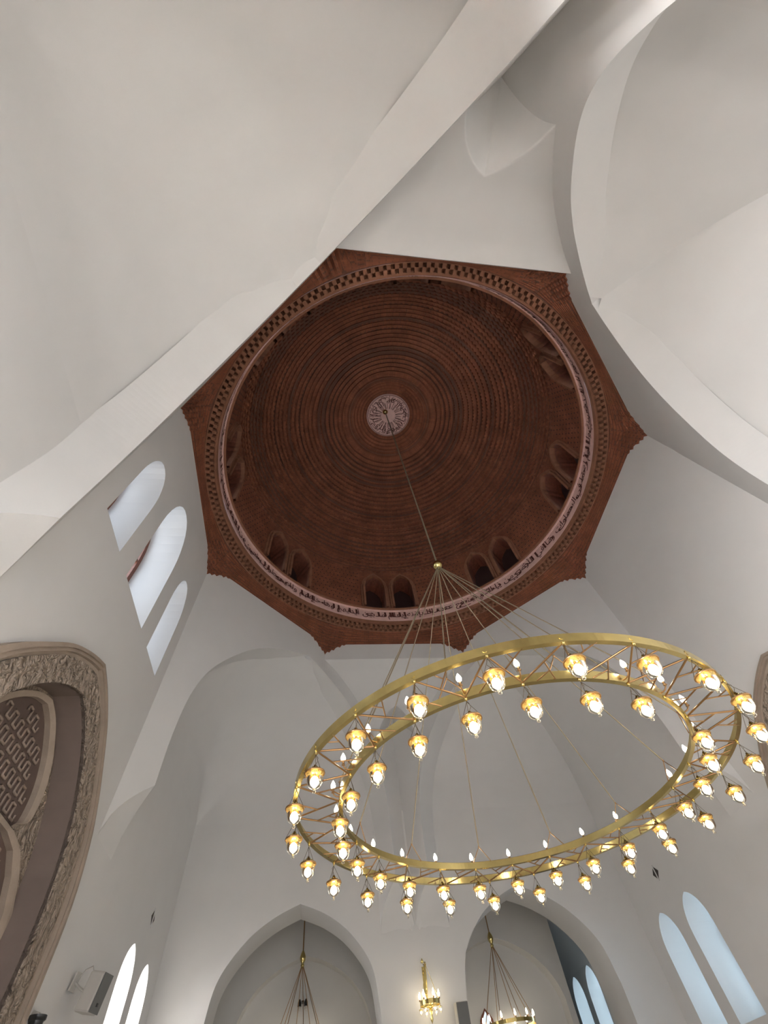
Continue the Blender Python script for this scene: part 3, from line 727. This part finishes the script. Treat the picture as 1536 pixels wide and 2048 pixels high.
ORD = ['', 'first', 'second', 'third', 'fourth', 'fifth', 'sixth', 'seventh', 'eighth', 'ninth', 'tenth', 'eleventh', 'twelfth', 'thirteenth', 'fourteenth', 'fifteenth', 'sixteenth',
       'seventeenth', 'eighteenth', 'nineteenth', 'twentieth', 'twenty-first', 'twenty-second', 'twenty-third']
L0 = thing('hanging_lantern', (0, 0, 0), 'x', 'lantern'); lantern_parts(L0); used = False
def place_lantern(x, y, z, rz, label, group):
    global used
    o = L0 if not used else copy_tree(L0); used = True
    o.location = (x, y, z); o.rotation_euler = (0, 0, rz); o['label'] = label; o['group'] = group
    return o
JO = {0: -0.01, 1: -0.03, 2: -0.025, 3: -0.03, 4: -0.02, 5: -0.02, 6: -0.0, 7: 0.0, 8: 0.02, 9: 0.03, 10: 0.03, 11: 0.03, 12: 0.03, 13: 0.02}
for k in range(24):
    p_ = pt(RO, PO+15*k); n = (k-5) % 24
    lab = 'leftmost brass and glass lantern under the outer hoop of the big chandelier' if n == 0 else \
          'brass and glass lantern under the outer hoop, %s clockwise after the leftmost one' % ORD[n]
    place_lantern(CCX+p_[0], CCY+p_[1], CCZ-0.03-0.166, 0.7*k, lab, 'lanterns under the outer hoop')
n = 0
for q in range(24):
    k = (6+q) % 24
    if k == 14: continue
    p_ = pt(RI, PI_+15*k)
    lab = 'leftmost brass and glass lantern under the inner hoop of the big chandelier' if n == 0 else \
          'brass and glass lantern under the inner hoop, %s clockwise after the leftmost one' % ORD[n]
    place_lantern(CCX+p_[0], CCY+p_[1], CCZ-0.03-0.168, 0.9*k+1, lab, 'lanterns under the inner hoop'); n += 1

# small chandeliers in the room beyond
for (y, lab) in ((2.37, 'small chandelier on long cables seen through the left pointed arch'), (-2.35, 'small lit chandelier on long cables seen through the right pointed arch')):
    T = thing('small_chandelier', (9.7, y, 3.42), lab, 'chandelier')
    mb = MB(); mb.tube([(0, 0, 1.46), (0, 0, 2.95)], 0.014, 8); mb.obj('hanging_rod', M_BRONZE, T)
    mb = MB(); mb.lathe([(0.001, 1.60), (0.02, 1.58), (0.05, 1.53), (0.07, 1.47), (0.06, 1.41), (0.03, 1.36), (0.045, 1.33), (0.03, 1.29), (0.001, 1.28)], 20); mb.obj('hub_ball', M_BRASS, T)
    mb = MB(); mb.lathe([(0.60, 0.0), (0.60, 0.06), (0.59, 0.06), (0.59, 0.0), (0.60, 0.0)], 64, smooth=False); mb.obj('hoop', M_BRASS, T)
    for k in range(8):
        a = 2*PI*k/8+0.2; mb = MB(); mb.tube([(0.02*math.cos(a), 0.02*math.sin(a), 1.32), (0.595*math.cos(a), 0.595*math.sin(a), 0.05)], 0.007, 5); mb.obj('suspension_cable', M_BRONZE, T)
    for k in range(12):
        a = 2*PI*k/12; mb = MB(); c_ = (0.595*math.cos(a), 0.595*math.sin(a), 0)
        mb.lathe([(0.001, 0.05), (0.016, 0.055), (0.013, 0.09)], 10, c_); s_ = mb.obj('candle_socket', M_BRONZE, T)
        mb = MB(); mb.lathe([(0.009, 0.09), (0.020, 0.11), (0.022, 0.13), (0.012, 0.165), (0.001, 0.19)], 12, c_); mb.obj('candle_bulb', M_BULB2, s_)
# wall chandelier on the pier
T = thing('wall_chandelier', (6.72, -0.05, 3.42), 'brass ring wall light with candle bulbs on the pier between the two arches', 'wall light')
mb = MB(); mb.box((0.32, 0, 0.34), (0.02, 0.045, 0.44)); mb.lathe([(0.001, -0.02), (0.035, 0.0), (0.001, 0.06)], 10, (0.31, 0, 0.62)); mb.obj('wall_plate', M_BRASS, T)
mb = MB(); mb.tube([(0.31, 0, 0.20), (0.20, 0, 0.22), (0.10, 0, 0.34), (0.09, 0, 0.48), (0.03, 0, 0.56), (0.0, 0, 0.52)], 0.016, 8)
mb.tube([(0.31, 0, 0.50), (0.22, 0, 0.46), (0.18, 0, 0.52), (0.22, 0, 0.57)], 0.012, 8); mb.obj('scroll_arm', M_BRASS, T)
mb = MB(); mb.lathe([(0.185, 0.0), (0.185, 0.06), (0.178, 0.06), (0.178, 0.0), (0.185, 0.0)], 40, smooth=False)
for k in range(3):
    a = 2*PI*k/6; mb.tube([(0.18*math.cos(a), 0.18*math.sin(a), 0.01), (-0.18*math.cos(a), -0.18*math.sin(a), 0.01)], 0.007, 6)
mb.obj('hoop', M_BRASS, T)
for k in range(3):
    a = 2*PI*k/3; mb = MB(); mb.tube([(0, 0, 0.52), (0.18*math.cos(a), 0.18*math.sin(a), 0.06)], 0.005, 5); mb.obj('hanging_chain', M_BRASS, T)
for k in range(6):
    a = 2*PI*k/6+0.3; c_ = (0.18*math.cos(a), 0.18*math.sin(a), 0)
    mb = MB(); mb.lathe([(0.001, 0.06), (0.016, 0.065), (0.012, 0.09)], 10, c_); s_ = mb.obj('candle_socket', M_BRONZE, T)
    mb = MB(); mb.lathe([(0.009, 0.09), (0.019, 0.11), (0.020, 0.13), (0.010, 0.16), (0.001, 0.185)], 12, c_); mb.obj('candle_bulb', M_BULB, s_)
    mb = MB(); mb.lathe([(0.001, -0.02), (0.032, -0.03), (0.034, -0.035), (0.03, -0.04)], 12, c_); mb.tube([c_, (c_[0], c_[1], -0.025)], 0.004, 5); s_ = mb.obj('drop_lamp_cap', M_BRASS, T)
    mb = MB(); mb.lathe([(0.030, -0.04), (0.026, -0.07), (0.012, -0.10), (0.001, -0.11)], 12, c_); mb.obj('drop_lamp_glass', M_GLASS, s_)
    mb = MB(); mb.sphere((c_[0], c_[1], -0.065), 0.016, seg=10); mb.obj('drop_lamp_bulb', M_BULB, s_)
mb = MB(); mb.lathe([(0.001, 0.02), (0.02, 0.0), (0.035, -0.06), (0.02, -0.12), (0.03, -0.16), (0.001, -0.22)], 14); mb.obj('centre_finial', M_BRASS, T)

# twin spot lights and the little keel window deep in the niches
T = thing('twin_spotlight', (10.2, 2.33, 4.25), 'small twin spotlight on the niche wall seen through the left pointed arch', 'spotlight')
for s in (-1, 1):
    mb = MB(); mb.lathe([(0.045, -0.06), (0.04, 0.0), (0.02, 0.05), (0.001, 0.06)], 14, (0, s*0.075, 0)); mb.lathe([(0.045, -0.06), (0.001, -0.055)], 14, (0, s*0.075, 0)); h_ = mb.obj('shade', M_BLACK, T)
    mb = MB(); mb.sphere((0, s*0.075, -0.085), 0.034, 1, 1.3, 10); mb.obj('bulb', M_BULBW, h_) if False else mb.obj('bulb', M_SPK, h_)
mb = MB(); mb.box((0.08, 0, 0.02), (0.16, 0.06, 0.03)); mb.obj('bracket', M_BLACK, T)

# small keel-headed window in the niche behind the right small chandelier
T = bpy.data.objects.new('window_%d' % (win_n[0]+1), None); COL.objects.link(T); T.location = (10.33, -2.0, 3.2); T['kind'] = 'structure'
KP = [(0.15, -0.7), (0.15, 0.30), (0.12, 0.36), (0.115, 0.42), (0.07, 0.50), (0.03, 0.55), (0.0, 0.60)]
kp = sym(KP, 0); ko = [(a*1.35, b+0.04) for a, b in kp]
mb = MB(); mb.grid([[(0.0, a, b) for a, b in ko], [(-0.04, a, b) for a, b in ko], [(-0.04, a, b) for a, b in kp], [(0.01, a, b) for a, b in kp]], False); mb.obj('window_frame', M_WOOD, T)
mb = MB(); mb.holed(kp, [], lambda a, b: (-0.01, a, b)); mb.obj('window_pane', emit('daylit_pane', (0.85, 0.93, 1.0), 0.28), T)
